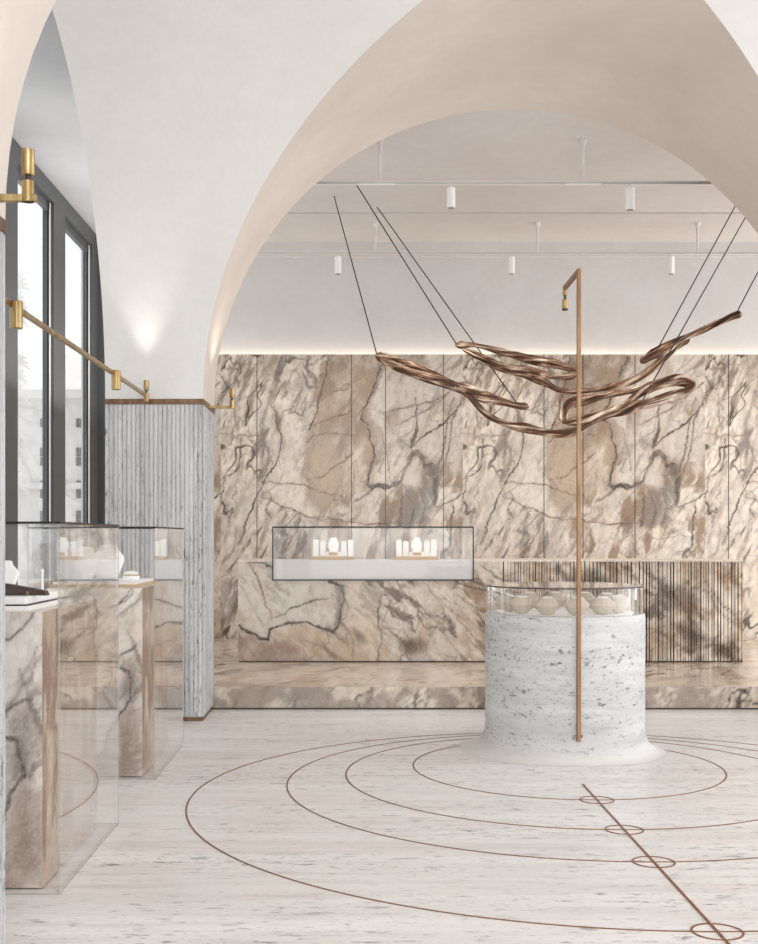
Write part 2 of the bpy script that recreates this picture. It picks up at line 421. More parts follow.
def raster_counter():
    us = np.arange(236, 746.01, .6); vs = np.arange(555, 668.01, .6)
    U0, V0 = np.meshgrid(us, vs)
    U = U0+7*(fbm(U0/22, V0/22, 13, 5)-.5)+3.4*(fbm(U0/5, V0/5, 14, 4, .65)-.5)
    V = V0+7*(fbm(U0/22, V0/22, 15, 5)-.5)+3.4*(fbm(U0/5, V0/5, 16, 4, .65)-.5)
    col = base_marble(U0, V0, 60, .8, .75, .65)
    sm = streaks(U, V, .8, 401, 44., 14.)
    col = lerp(col, (158,126,98), ss(.55,.69,sm)*.75*ss(.42,.56,fbm(U/34,V/30,411,4)))
    sm = streaks(U, V, .75, 421, 36., 9.)
    col = lerp(col, (104,88,80), ss(.58,.70,sm)*.7*ss(.46,.58,fbm(U/36,V/30,431,4)))
    P = [([(230,550),(346,550),(346,600),(338,625),(333,632),(305,621),(269,628),(268,638),(230,625)], (216,210,202), 2.5, .85),
         ([(230,628),(268,640),(290,640),(322,668),(230,668)], (160,138,124), 4, .8),
         ([(268,632),(305,624),(340,640),(372,650),(372,668),(322,668),(296,648)], (196,168,144), 5, .7),
         ([(336,582),(346,586),(344,604),(340,626),(332,630),(338,606)], (118,106,100), 2.5, .75),
         ([(362,584),(378,590),(381,604),(374,604),(366,594)], (150,140,132), 3, .75),
         ([(350,575),(376,600),(378,660),(350,640),(344,610)], (224,208,190), 5, .6),
         ([(400,642),(418,638),(426,644),(424,652),(408,652)], (92,76,66), 3.5, .85),
         ([(352,630),(362,634),(366,642),(356,644)], (130,112,100), 3, .7),
         ([(560,575),(600,570),(612,592),(590,600),(565,592)], (110,94,84), 5, .7),
         ([(572,620),(600,612),(612,640),(590,650)], (116,100,90), 5, .65),
         ([(660,585),(686,588),(700,600),(690,612),(664,604)], (96,82,74), 4, .75),
         ([(672,624),(690,620),(705,640),(688,650)], (106,90,80), 4, .75),
         ([(712,640),(735,648),(735,660),(715,655)], (92,76,68), 4, .7),
         ([(648,560),(700,562),(720,580),(660,575)], (206,190,172), 5, .6)]
    Ln = [([(238,625),(250,633),(268,638),(270,628),(285,622),(305,621),(322,629),(333,632),(339,625),(341,612),(345,600),(343,585),(330,582)], 2.6, DK, .85),
          ([(250,562),(256,575),(263,592),(270,618)], 1.9, (150,118,100), .8), ([(240,585),(262,625)], 1.2, (170,150,138), .7),
          ([(250,562),(262,562),(276,567)], 1.8, DK, .8), ([(268,617),(285,611),(300,604),(330,597)], 1.4, (104,94,90), .8),
          ([(311,584),(316,605)], 1, (170,152,140), .7), ([(262,590),(300,578)], .8, (180,165,155), .6),
          ([(381,588),(379,606),(377,614),(380,640),(379,664)], 1.3, (104,86,76), .8),
          ([(383,626),(395,636),(412,648)], 3, (128,104,88), .75), ([(352,662),(352,640),(348,630)], 1.5, (140,110,94), .7),
          ([(300,640),(325,650),(345,662)], 2, (140,116,100), .6), ([(290,636),(310,655)], 2, (226,214,200), .7),
          ([(452,580),(470,588),(486,592),(504,606)], 2.4, (104,88,80), .8), ([(470,580),(488,590),(504,596)], 1.8, (104,88,80), .8),
          ([(456,594),(475,608),(492,616),(506,632)], 1.6, (120,100,90), .75), ([(430,592),(450,610),(470,630),(490,655)], 1.4, (170,140,118), .7),
          ([(400,590),(425,612),(450,640),(462,660)], 1.6, (190,160,136), .7), ([(480,565),(500,578),(530,590)], 3, (110,94,86), .7),
          ([(504,590),(540,600),(570,585),(600,580),(640,592),(672,600)], 3.2, (104,88,80), .75),
          ([(520,640),(560,620),(590,640),(640,625),(690,650),(740,640)], 3.2, (110,92,82), .7),
          ([(640,570),(670,590),(690,620),(700,660)], 2.6, (110,94,84), .7), ([(700,570),(720,600),(738,620)], 2.4, (130,110,98), .7)]
    return us, vs, punch(draw(col, U, V, P, Ln), 1.2)

def sampler(r):
    us, vs, im = r
    def f(u, v):
        x = np.clip((u-us[0])/(us[1]-us[0]), 0, len(us)-1.001); y = np.clip((v-vs[0])/(vs[1]-vs[0]), 0, len(vs)-1.001)
        ix, iy = x.astype(int), y.astype(int); fx, fy = (x-ix)[:,None], (y-iy)[:,None]
        return (im[iy,ix]*(1-fx)+im[iy,ix+1]*fx)*(1-fy)+(im[iy+1,ix]*(1-fx)+im[iy+1,ix+1]*fx)*fy
    return f
SLAB = sampler(raster_slab()); CNT = sampler(raster_counter())

class Paint:
    def __init__(s): s.V = []; s.C = []; s.Fq = []; s.n = 0
    def grid(s, o, ea, eb, na, nb, fn):
        """a face from corner o along the two edge vectors, coloured by fn(points)"""
        A, B = np.meshgrid(np.linspace(0,1,na+1), np.linspace(0,1,nb+1))
        P = np.asarray(o, float)+A.reshape(-1,1)*np.asarray(ea, float)+B.reshape(-1,1)*np.asarray(eb, float)
        i = (np.arange(nb)[:,None]*(na+1)+np.arange(na)[None,:]).reshape(-1)+s.n
        s.Fq.append(np.stack([i, i+1, i+na+2, i+na+1], 1)); s.V.append(P)
        c = fn(P); s.C.append(np.broadcast_to(np.asarray(c, float), P.shape)); s.n += len(P); return s
    def box(s, x0, x1, y0, y1, z0, z1, step, fn, skip=''):
        n = lambda d: max(1, int(round(abs(d)/step)))
        w, d, h = x1-x0, y1-y0, z1-z0
        if 'f' not in skip: s.grid((x0,y0,z0),(w,0,0),(0,0,h),n(w),n(h),lambda P: fn(P,'f'))
        if 'k' not in skip: s.grid((x1,y1,z0),(-w,0,0),(0,0,h),n(w),n(h),lambda P: fn(P,'k'))
        if 'l' not in skip: s.grid((x0,y1,z0),(0,-d,0),(0,0,h),n(d),n(h),lambda P: fn(P,'l'))
        if 'r' not in skip: s.grid((x1,y0,z0),(0,d,0),(0,0,h),n(d),n(h),lambda P: fn(P,'r'))
        if 't' not in skip: s.grid((x0,y0,z1),(w,0,0),(0,d,0),n(w),n(d),lambda P: fn(P,'t'))
        if 'b' not in skip: s.grid((x0,y1,z0),(w,0,0),(0,-d,0),1,1,lambda P: fn(P,'b'))
        return s
    def build(s, name, m, parent=None):
        V, C, Q = np.concatenate(s.V), lin(np.clip(np.concatenate(s.C),0,255)), np.concatenate(s.Fq)
        me = bpy.data.meshes.new(name); me.vertices.add(len(V)); me.vertices.foreach_set('co', V.astype(np.float32).ravel())
        me.loops.add(Q.size); me.loops.foreach_set('vertex_index', Q.astype(np.int32).ravel())
        me.polygons.add(len(Q)); me.polygons.foreach_set('loop_start', np.arange(0, Q.size, 4, dtype=np.int32))
        me.update(calc_edges=True)
        a = me.color_attributes.new('Col', 'FLOAT_COLOR', 'POINT')
        a.data.foreach_set('color', np.concatenate([C, np.ones((len(C),1))],1).astype(np.float32).ravel())
        me.materials.append(m); o = bpy.data.objects.new(name, me); COL.objects.link(o)
        if parent is not None: o.parent = parent; o.matrix_parent_inverse = Matrix.Translation(-parent.location)
        return o

# ------------------------------------------------------------------ dimensions of the place
ZS, R = 2.71, 2.72                    # springing height and radius of the arches
XC = 1.424; XL, XR = XC-R, XC+R       # bay between the arcades
Y1, Y0 = 10.10, 4.42; YC, RB = (Y0+Y1)/2, (Y1-Y0)/2
PD, PW = .78, .824                    # pillar depth and width
ZC = 5.5; YW = 15.96; XWIN = -3.40; XE = 8.4
CROWN = ZS+R

# ------------------------------------------------------------------ floor
fl = MB(); fl.box(XWIN-.3, XE, -3.0, 10.9, -.12, 0); struct(fl.build('floor', M_FLOOR), 'pale travertine floor with horizontal grain')

# ------------------------------------------------------------------ groin vaults over two bays
def vault(y0, y1, first_pd, last_pd, name, label):
    yc, rb = (y0+y1)/2, (y1-y0)/2; N = 64
    side = MB(); end = MB()
    def strip(mb, rows):
        n = len(rows[0]); vs = [p for r in rows for p in r]
        mb.add(vs, [(j*n+i, j*n+i+1, (j+1)*n+i+1, (j+1)*n+i) for j in range(len(rows)-1) for i in range(n-1)], True)
    for sgn in (-1, 1):
        rows = []
        for j in range(N+1):
            b = PI*j/N; y = yc-rb*math.cos(b); z = ZS+R*math.sin(b); c = abs(math.cos(b))
            xg = XC+sgn*R*c; xo = XC+sgn*(R+PW)
            rows.append([(xo+(xg-xo)*i/12, y, z) for i in range(13)])
        strip(side, rows)
        rows = []
        for j in range(N+1):
            a = PI*j/N; x = XC-R*math.cos(a); z = ZS+R*math.sin(a); c = abs(math.cos(a))
            yg = yc+sgn*rb*c; yo = yc+sgn*(rb+(last_pd if sgn > 0 else first_pd))
            rows.append([(x, yo+(yg-yo)*i/12, z) for i in range(13)])
        strip(end, rows)
    o = side.build(name, M_VAULT, None, False); struct(o, label)
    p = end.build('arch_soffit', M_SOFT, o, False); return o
vault(Y0, Y1, PD/2, PD, 'ceiling', 'white plaster groin vault over the front bay')
vault(Y0-PD-2*RB, Y0-PD, 0, PD/2, 'ceiling', 'white plaster groin vault over the bay behind the camera')

def arch_wall(axis, pos, c, rad_h, lo, hi, zt, th, name, m, label=None):
    """upright plaster wall above the pillars with a round opening"""
    mb = MB(); N = 64
    arc = [(c-rad_h*math.cos(PI*k/N), ZS+R*math.sin(PI*k/N)) for k in range(N+1)]
    top = [(lo+(hi-lo)*k/N, zt) for k in range(N+1)]
    arc2 = [(lo, ZS)]+arc+[(hi, ZS)]; top2 = [(lo, zt)]+[(a[0], zt) for a in arc]+[(hi, zt)]
    def P(a, z, t): return (a, pos+t, z) if axis == 'x' else (pos+t, a, z)
    n = len(arc2)
    for t in (0, th):
        mb.add([P(a,z,t) for a,z in arc2]+[P(a,z,t) for a,z in top2], [(k,k+1,n+k+1,n+k) for k in range(n-1)])
    return struct(mb.build(name, m, None, False), label)
arch_wall('x', Y1+PD-.001, XC, R, XL-PW, XR+PW+3.3, ZC+.05, .0, 'wall_arch_back', M_CEIL)
for (ya, yb) in ((Y0-PD-2*RB, Y0-PD), (Y0, Y1)):
    arch_wall('y', XL-PW+.001, (ya+yb)/2, RB, ya-PD/2, yb+(PD if yb == Y1 else PD/2), ZC+.05, .0, 'wall_arch_left', M_CORR)
    arch_wall('y', XR+PW-.001, (ya+yb)/2, RB, ya-PD/2, yb+(PD if yb == Y1 else PD/2), ZC+.05, .0, 'wall_arch_right', M_CORR)

cb = MB(); cb.box(XWIN-.3, XL-PW, -3, YW+.5, ZC, ZC+.15); struct(cb.build('ceiling', M_CORR), 'flat grey ceiling over the window aisle')
cb = MB(); cb.box(XR+PW, XE, -3, Y1+PD, ZC, ZC+.15); struct(cb.build('ceiling', M_CORR))
cb = MB(); cb.box(XL-PW, XE, Y1+PD, 14.60, ZC, ZC+.15); cb.box(XL-PW, XE, 14.60, 14.63, ZC+.012, ZC+.15); cb.box(XL-PW, XE, 14.63, YW+.5, ZC-.01, ZC+.15)
struct(cb.build('ceiling', M_CEIL), 'flat plaster ceiling of the room behind the arch')
# ------------------------------------------------------------------ back wall: plaster above, marble below
YP = YW+.14
wb = MB(); wb.box(XWIN-.3, XE, YP, YP+.2, 0, ZC); wb.box(XWIN, XE, YP-.06, YP, 5.30, ZC)
struct(wb.build('wall_back', M_WALLP), 'pale grey plaster wall above the marble')
pt = Paint()
ZT = 3.98; Z0 = .20
def wallcol(P):
    u = CX+F*P[:,0]/YW; v = HY-F*(P[:,2]-EYE)/YW
    return SLAB(221+np.mod(u-221, 242), np.clip(v, 352, 642))
xa, xb = XWIN+.01, XE-.05
for (p0, p1, stp) in ((xa, -2.1, .02), (-2.1, 5.6, .0075), (5.6, xb, .02)):
    pt.grid((p0,YW,Z0), (p1-p0,0,0), (0,0,ZT-Z0), int((p1-p0)/stp), int((ZT-Z0)/stp), wallcol)
pt.grid((xa,YW,ZT), (xb-xa,0,0), (0,.05,0), 400, 1, wallcol)
pt.grid((xa,YW+.05,Z0), (xb-xa,0,0), (0,0,ZT-Z0), 4, 4, lambda P: (150,130,115))
for q in (15, 109, 144, 201, 257, 351.5, 385.5, 443.5, 544, 583, 635, 728.5, 786, 830, 877, 970):
    X = (q-CX)/F*YW
    if xa+.05 < X < xb-.05:
        pt.grid((X-.0055,YW-.0015,Z0), (.011,0,0), (0,0,ZT-Z0-.002), 1, 30, lambda P: (66,54,48))
        for k in range(6): pass
struct(pt.build('wall_marble', M_MARB), 'bookmatched veined marble cladding of the back wall')
# side wall on the right of the back room (outside the frame)
wr = MB(); wr.box(XE, XE+.15, Y1+PD, YW+.5, 0, ZC); struct(wr.build('wall_right', M_WALLP))

# ------------------------------------------------------------------ raised marble stage
YS, ZSTG = 10.80, .20
def stagecol(P, f):
    if f == 'f': 
        U, V = P[:,0]*100+900, P[:,2]*110
        c = punch(base_marble(U, V, 80, .45, 1.15, 1.4), 1.35)
        return lerp(c, (126,110,98), .12+.55*ss(.42,.62,fbm(U/30+V/40, V/26-U/60, 88, 5)))
    U, V = P[:,0]*75+300, P[:,1]*34
    c = punch(base_marble(U, V, 100, .9, .22, 1.2), 1.3)
    return lerp(c, (208,178,156), np.full(len(U), .25))
st = Paint(); st.box(XWIN+.01, XE-.01, YS, YP, 0, ZSTG, .024, stagecol, 'klrb')
so = st.build('floor_stage', M_MARBF); struct(so, 'raised veined marble stage along the back wall')
jt = MB(); jt.box(XWIN+.01, XE-.01, YS-.012, YS, .0, .012); struct(jt.build('trim_1', M_JOINT))

# ------------------------------------------------------------------ windows of the left aisle
def window(i, ya, yb):
    w = bpy.data.objects.new('window_%d' % i, None); COL.objects.link(w); struct(w); w['label'] = 'tall dark framed shop window'
    w.location = (XWIN, ya, 0)
    fr = MB(); fr.box(XWIN-.07, XWIN, ya, ya+.53, 0, ZC-.002); fr.box(XWIN-.07, XWIN-.001, ya+.53, yb, ZC-.20, ZC-.002); fr.box(XWIN-.10, XWIN-.05, ya+.53, yb, ZC-.30, ZC-.20)
    fr.box(XWIN-.07, XWIN-.001, ya+.53, yb, 0, .12); fr.box(XWIN-.12, XWIN-.07, ya-.03, ya+.56, 0, ZC-.01)
    fr.build('window_frame', M_WIN, w)
    bd = MB(); bd.box(XWIN-.035, XWIN-.022, yb-.075, yb-.045, .1, ZC-.22); bd.build('frame_bead', M_RAIL, w)
    sh = MB(); sh.box(XWIN-.065, XWIN-.05, yb-.04, yb-.001, .12, ZC-.22); sh.build('sash', M_BLACK, w)
    gp = MB(); gp.box(XWIN-.085, XWIN-.075, ya+.5, yb-.01, .1, ZC-.24); gp.build('window_pane', M_WGLASS, w)
ys = [13.46-1.96*k for k in range(9)][::-1]
for i, y in enumerate(ys): window(i+1, y, y+1.96)
wl = MB(); wl.box(XWIN-.12, XWIN-.002, 15.42, YW+.4, 0, ZC-.003); wl.box(XWIN-.05, XWIN+.09, 15.76, YW-.004, ZSTG, ZC-.003); struct(wl.build('wall_left', M_WIN), 'dark metal end panel of the window wall')

# pale building beyond the windows
bY = 25.
bl = thing('building', 'pale stone building seen through the left windows', 'building', (-9, bY, -4))
m = MB(); m.box(-16, -4.2, bY, bY+6, -4, 4.42); m.box(-16.2, -4.0, bY-.25, bY, 4.42, 4.60); m.box(-16, -4.2, bY-.12, bY, 2.55, 2.68); m.box(-16, -4.2, bY-.12, bY, .55, .68)
M_BLD = flat('pale_stone', L(222,222,222), .9, .08); m.build('wall', M_BLD, bl)
M_BWIN = flat('grey_window', L(96,98,100), .4)
for xpx in (44.5, 80.5):
    for ypx in (423, 452, 461.5, 485, 494, 515, 524, 545, 556):
        p = px(xpx, ypx, bY); m = MB(); m.box(p.x-.085, p.x+.085, bY-.03, bY+.02, p.z-.09, p.z+.09); m.build('window', M_BWIN, bl)
M_LEAF = flat('pale_leaf', L(240,242,240), .8, .04); M_TRUNK = flat('pale_trunk', L(225,224,222), .9, .1)
tr = thing('palm_tree', 'faint pale palm fronds behind the first window pane', 'tree', (-5.65, 17.5, -4))
m = MB(); m.tube((-5.65,17.5,-4), (-5.0,17.5,5.4), .05, .03, 8); m.build('trunk', M_TRUNK, tr)
for (a, b) in ((290,272), (300,300), (312,318), (365,352), (378,372), (392,388), (455,440), (485,480)):
    base = px(14, a, 17.5); m = MB()
    for k in range(5):
        tip = px(24+k*2.2, b-8+k*7, 17.5+.1*k); d = tip-base; n = Vector((0,0,1))*.035; mid = base+d*.5+Vector((0,0,.06))
        m.add([base, mid+n, tip, mid-n], [(0,1,2,3)])
    m.build('frond', M_LEAF, tr, False)

# ------------------------------------------------------------------ pillars
def pillar(x0, y0, label):
    t = thing('pillar', label, 'pillar', (x0+PW/2, y0+PD/2, 0), 'fluted pillars of the arcade')
    pts = []
    def side(p, q, n):
        p, q = Vector(p), Vector(q); d = (q-p); nrm = Vector((d.y, -d.x)).normalized()
        for i in range(n):
            for (f, dep) in ((0, .0), (.40, .0), (.72, .003), (.83, .010), (.92, .009)):
                w = p+d*((i+f)/n)-nrm*dep*(1 if i or f else 0); pts.append((w.x, w.y))
    x1, y1 = x0+PW, y0+PD; e = .0
    side((x0,y0),(x1,y0),22); side((x1,y0),(x1,y1),20); side((x1,y1),(x0,y1),22); side((x0,y1),(x0,y0),20)
    m = MB(); n = len(pts)
    zs = (.035, ZS-.045); vs = [(a,b,z) for z in zs for a,b in pts]
    m.add(vs, [(k,(k+1)%n,n+(k+1)%n,n+k) for k in range(n)])
    m.add(vs[:n], [tuple(range(n-1,-1,-1))]); m.add(vs[n:], [tuple(range(n))])
    m.build('shaft', M_PIL, t, False)
    m = MB(); m.box(x0-.006, x1+.006, y0-.006, y1+.006, ZS-.045, ZS+.002); m.build('top_band', M_BRONZE, t)
    m = MB(); m.box(x0+.004, x1-.004, y0+.004, y1-.004, 0, .035); m.build('base_band', M_BRONZE, t)
    return t
pillar(XL-PW, Y1, 'grey fluted travertine pillar left of the round arch')
pillar(XL-PW, Y0-PD, 'grey fluted travertine pillar edge cut off at the left of the photo')
pillar(XR, Y1, 'grey fluted travertine pillar right of the arch, beyond the photo')

# ------------------------------------------------------------------ brass wall lights of the arcade
def uplight_head(parent, c, dz=0):
    x, y, z = c
    m = MB(); m.tube((x,y,z-.025),(x,y,z+.045),.021,n=20); m.build('lamp_base', M_BRASS, parent)
    m = MB(); m.tube((x,y,z+.045),(x,y,z+.064),.009,n=12); m.build('swivel', M_BLACK, parent)
    m = MB(); m.lathe([(.019,.064),(.022,.068),(.022,.150),(.018,.150),(.015,.13)], (x,y,z), 24); m.build('lamp_head', M_BRASS, parent)
# rod between the two pillars
RX, RZ = -1.765, 2.735
t = thing('brass_rod_light', 'long brass rod over the left showcases with two hanging spot cylinders', 'light', (RX, 7.2, RZ))
m = MB(); m.bbox(RX-.012, RX+.012, Y0+.0, Y1, RZ-.015, RZ+.015, .003); m.build('rod', M_BRASS, t)
for yy in (6.11, 8.645):
    m = MB(); m.tube((RX+.01,yy,RZ),(RX+.04,yy,RZ),.014,n=12); j = m.build('pivot', M_BLACK, t)
    m = MB(); m.lathe([(.029,-.125),(.033,-.121),(.033,.012),(.029,.016)], (RX+.03,yy,RZ), 28); m.build('spot_cylinder', M_BRASS, t)
t = thing('wall_uplight', 'small brass uplight at the top band on the front of the left pillar', 'light', (RX, Y1, RZ))
m = MB(); m.bbox(RX-.012, RX+.012, Y1-.10, Y1+.0, RZ-.05, RZ-.02, .003); m.build('arm', M_BRASS, t); uplight_head(t, (RX+.01, Y1-.10, RZ-.03))
for (yy, lab) in ((10.5, 'small brass uplight on an arm at the right side of the fluted pillar'), (4.03, 'brass uplight on an arm in the top left corner beside the dark window')):
    t = thing('wall_uplight', lab, 'light', (XL, yy, 2.70))
    xe = -1.094 if yy > 6 else -1.105
    m = MB(); m.bbox(XL-.005, xe+.03, yy-.012, yy+.012, 2.675, 2.70, .003); m.build('arm', M_BRASS, t); uplight_head(t, (xe, yy, 2.70))

# ------------------------------------------------------------------ floor inlays
def ring_mesh(c, r, w, h=.0025, n=160):
    m = MB(); vs = []
    for (rr, z) in ((r-w/2,0),(r-w/2,h),(r+w/2,h),(r+w/2,0)):
        for k in range(n):
            a = 2*PI*k/n; vs.append((c[0]+rr*math.cos(a), c[1]+rr*math.sin(a), z))
    m.add(vs, [(j*n+k, j*n+(k+1)%n, ((j+1)%4)*n+(k+1)%n, ((j+1)%4)*n+k) for j in range(4) for k in range(n)]); return m
LX = 1.414
for (yf, r, lab) in ((7.07,1.033,'innermost and smallest large bronze circle inlaid around the round pedestal'), (6.35,1.486,'second large bronze circle from the pedestal inlaid in the floor'),
                     (5.72,1.853,'third large bronze circle from the pedestal inlaid in the floor'), (4.71,2.403,'outermost and widest bronze circle inlaid in the floor')):
    o = ring_mesh((LX, yf+r), r, .010, n=220).build('floor_ring', M_INLAY); tag(o, lab, 'floor inlay', 'large inlaid circles')
for (yf, lab) in ((7.07,'small bronze circle on the floor line nearest the pedestal'), (6.35,'small bronze circle on the floor line, second from the pedestal'),
                  (5.72,'small bronze circle on the floor line, third from the pedestal'), (4.71,'small bronze circle on the floor line at the bottom edge')):
    o = ring_mesh((LX, yf), .098, .009, .003, 64).build('floor_ring', M_INLAY); tag(o, lab, 'floor inlay', 'small inlaid circles on the line')
m = MB(); m.box(LX-.0065, LX+.0065, .5, 7.52, 0, .0035); tag(m.build('floor_strip', M_INLAY), 'straight bronze line inlaid in the floor through the small circles', 'floor inlay')

# ------------------------------------------------------------------ round pedestal showcase
PX, PY, PR = 1.52, 8.80, .577
t = thing('round_showcase', 'round white travertine pedestal with a glass drum on top', 'display case', (PX, PY, 0))
def flare(r, z, a):
    if z > .17: return r
    return PR+(r-PR)*(1+.16*math.sin(a*2+2.6)+.10*math.sin(a*5+1)+.45*max(0, math.cos(a-3.5)))
prof = [(.71,.001),(.69,.003),(.665,.009),(.64,.021),(.62,.038),(.603,.062),(.59,.095),(.582,.13),(PR,.165),(PR,.4),(PR,.7),(PR,.99),(PR-.006,.998),(PR-.02,1.0)]
m = MB(); m.lathe(prof, (PX,PY,0), 96, True, mod=flare); m.build('pedestal', M_PED, t)
m = MB(); m.lathe([(.50,1.0),(.505,1.001),(.505,1.003),(.50,1.004)], (PX,PY,0), 72); m.build('display_disc', M_WHITE, t)
gr = PR-.012
m = MB(); m.lathe([(gr,1.0),(gr,1.195)], (PX,PY,0), 96, cap=(False,False)); m.build('glass_drum', M_GLASS, t, False)
m = MB(); m.lathe([(gr-.02,1.198),(gr+.002,1.198),(gr+.002,1.203),(gr-.02,1.203)], (PX,PY,0), 96, cap=(True,True)); m.build('glass_lid', M_GLASS, t, False)
m = MB(); vs=[]; n=128
for (rr,z) in ((gr-.004,1.188),(gr+.004,1.188),(gr+.004,1.198),(gr-.004,1.198)):
    for k in range(n): vs.append((PX+rr*math.cos(2*PI*k/n), PY+rr*math.sin(2*PI*k/n), z))
m.add(vs, [(j*n+k, j*n+(k+1)%n, ((j+1)%4)*n+(k+1)%n, ((j+1)%4)*n+k) for j in range(4) for k in range(n)]); m.build('lid_rim', M_RIM, t)

# beige necklace busts standing in the drum
def drum_bust(label):
    t = thing('necklace_bust', label, 'jewellery stand', (0,0,0), 'beige busts under the round glass')
    m = MB()
    prof = [(.036,0),(.046,.006),(.066,.036),(.081,.064),(.077,.072),(.060,.092),(.047,.106),(.043,.118)]
    def md(r, z, a):
        return r*(1+.16*math.cos(2*a)*(1 if .03 < z < .12 else .3))
    m.lathe(prof, (0,0,0), 12, False, 1, .66, md); m.build('bust', M_LINEN, t); 
    m = MB(); m.lathe([(.040,.118),(.041,.120),(.034,.121),(.006,.119)], (0,0,0), 20, True, 1, .62); m.build('neck_top', M_WHITE, t)
    return t
spots = [(-.445,8.74,'leftmost'),(-.35,8.53,'second from the left'),(-.19,8.40,'third from left in front row'),(.01,8.36,'front, just left of the brass pole'),(.20,8.42,'right of the brass pole in the front row'),
         (.37,8.58,'rightmost'),(-.21,9.16,'first from the left in the back row'),(.0,9.22,'second from the left in the back row'),(.22,9.17,'back row just right of the brass pole'),(.36,9.02,'rightmost in the back row')]
proto = None
for i, (dx, y, lab) in enumerate(spots):
    lab = 'beige necklace bust under the round glass, '+lab
    if proto is None: b = proto = drum_bust(lab)
    else: b = copy_tree(proto, (0,0,0), lab)
    a = math.atan2(y-PY, dx)
    b.location = (PX+dx, y, 1.004); b.rotation_euler = (math.radians(10), 0, [-.5,.1,-.05,.1,-.1,.5,.2,0,-.2,-.4][i])
    if i in (0,): b.rotation_euler = (.1, .35, -.3)
    if i in (5,): b.rotation_euler = (.1, -.35, .3)
    b.location.z += .007 if i not in (0,5) else .014

# brass pole lamp fixed to the front of the pedestal
QX, QY = 1.517, PY-PR-.016
t = thing('pole_lamp', 'tall slim brass pole lamp in front of the round pedestal', 'lamp', (QX, QY, .15))
m = MB(); m.bbox(QX-.0135, QX+.0135, QY-.0155, QY+.0155, .15, 3.385, .003); m.build('pole', M_POLE, t)
m = MB(); m.bbox(QX-.0135, QX+.0135, QY+.0155, QY+.56, 3.350, 3.385, .003); m.build('arm', M_POLE, t)
m = MB(); m.tube((QX+.03,QY+.02,.185),(QX-.005,QY+.03,.185),.012,n=12); m.build('bracket', M_POLE, t)
ay = QY+.545
m = MB(); m.tube((QX,ay,3.352),(QX,ay,3.31),.018,n=20); m.build('joint', M_BRASS, t)
m = MB(); m.tube((QX,ay,3.31),(QX,ay,3.283),.009,n=12); m.build('swivel', M_BLACK, t)
m = MB(); m.lathe([(.019,0),(.022,.004),(.022,.076),(.016,.08)], (QX,ay,3.205), 24); h = m.build('lamp_head', M_BRASS, t)
m = MB(); m.lathe([(.0225,-.002),(.023,.006),(.0225,.009)], (QX,ay,3.205), 24); m.build('lamp_rim', M_BLACK, h)

# ------------------------------------------------------------------ glass showcases on the left
def gmarb(seed, front):
    def fn(P, f):
        if f == 'f' and front:
            U, V = P[:,0]*120, -P[:,2]*120; c = base_marble(U, V, seed, .25, 2.1, .9)
            Uw = U+14*(fbm(U/26,V/26,seed+31,5)-.5); Vw = V+14*(fbm(U/26,V/26,seed+33,5)-.5)
            x1 = -1.39*120
            lp = lambda q: [(x1-a, -b) for a, b in q]
            Pl = [(lp([(18,0),(0,0),(-2,50),(10,58),(24,30),(40,10),(40,0)]), (158,138,126), 3, .85), (lp([(6,60),(16,66),(14,88),(2,92)]), (120,106,100), 4, .6)]
            Ls = [(lp([(40,8),(30,24),(20,44),(8,62),(12,80),(26,84),(28,66),(22,56)]), 2.2, (84,78,78), .85), (lp([(4,146),(16,130),(30,124),(42,136)]), 2, (84,82,86), .75),
                  (lp([(10,112),(4,96),(-2,80)]), 3.4, (120,106,98), .7), (lp([(36,100),(20,92),(4,100)]), 2, (110,100,96), .6), (lp([(6,62),(-3,72)]), 5, (100,88,82), .7)]
            c = lerp(c, (224,218,213), np.full(len(U), .4))
            return punch(draw(c, Uw, Vw, Pl, Ls), 1.15, w=(0,0,0))
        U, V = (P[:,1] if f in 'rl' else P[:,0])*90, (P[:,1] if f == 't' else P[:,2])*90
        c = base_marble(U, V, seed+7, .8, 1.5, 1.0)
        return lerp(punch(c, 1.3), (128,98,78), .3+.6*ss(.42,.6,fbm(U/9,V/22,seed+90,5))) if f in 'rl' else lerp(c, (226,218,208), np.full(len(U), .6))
    return fn
GX0, GX1 = -2.10, -1.29
def showcase(y0, y1, label, seed):
    t = thing('glass_showcase', label, 'display case', ((GX0+GX1)/2, (y0+y1)/2, 0), 'tall glass showcases along the window aisle')
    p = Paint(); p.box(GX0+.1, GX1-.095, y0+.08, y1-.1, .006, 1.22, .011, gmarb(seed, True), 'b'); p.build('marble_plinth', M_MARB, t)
    zt = 1.612; th = .010
    for (n_, b) in (('front_pane', (GX0+th,GX1-th,y0,y0+th,.0,zt-th)), ('back_pane', (GX0+th,GX1-th,y1-th,y1,.0,zt-th)), ('side_pane', (GX1-th,GX1,y0,y1,.0,zt-th)), ('side_pane', (GX0,GX0+th,y0,y1,.0,zt-th)), ('top_pane', (GX0,GX1,y0,y1,zt-th,zt))):
        m = MB(); m.box(*b); m.build(n_, M_GLASS, t)
    m = MB(); e = .0016
    for x in (GX0, GX1):
        for y in (y0, y1): m.box(x-e, x+e, y-e, y+e, 0, zt)
        m.box(x-e, x+e, y0, y1, 0, e*1.5)
    for y in (y0, y1): m.box(GX0, GX1, y-e, y+e, 0, e*1.5)
    m.build('glass_edges', M_GEDGE, t)
    m = MB(); e = .005
    for x in (GX0, GX1): m.box(x-e, x+e, y0-e, y1+e, zt-e, zt+e)
    for y in (y0, y1): m.box(GX0, GX1, y-e, y+e, zt-e, zt+e)
    m.build('top_frame', M_BLACK, t)
showcase(5.20, 6.49, 'tall glass showcase over a marble plinth, nearest the camera at left', 200)
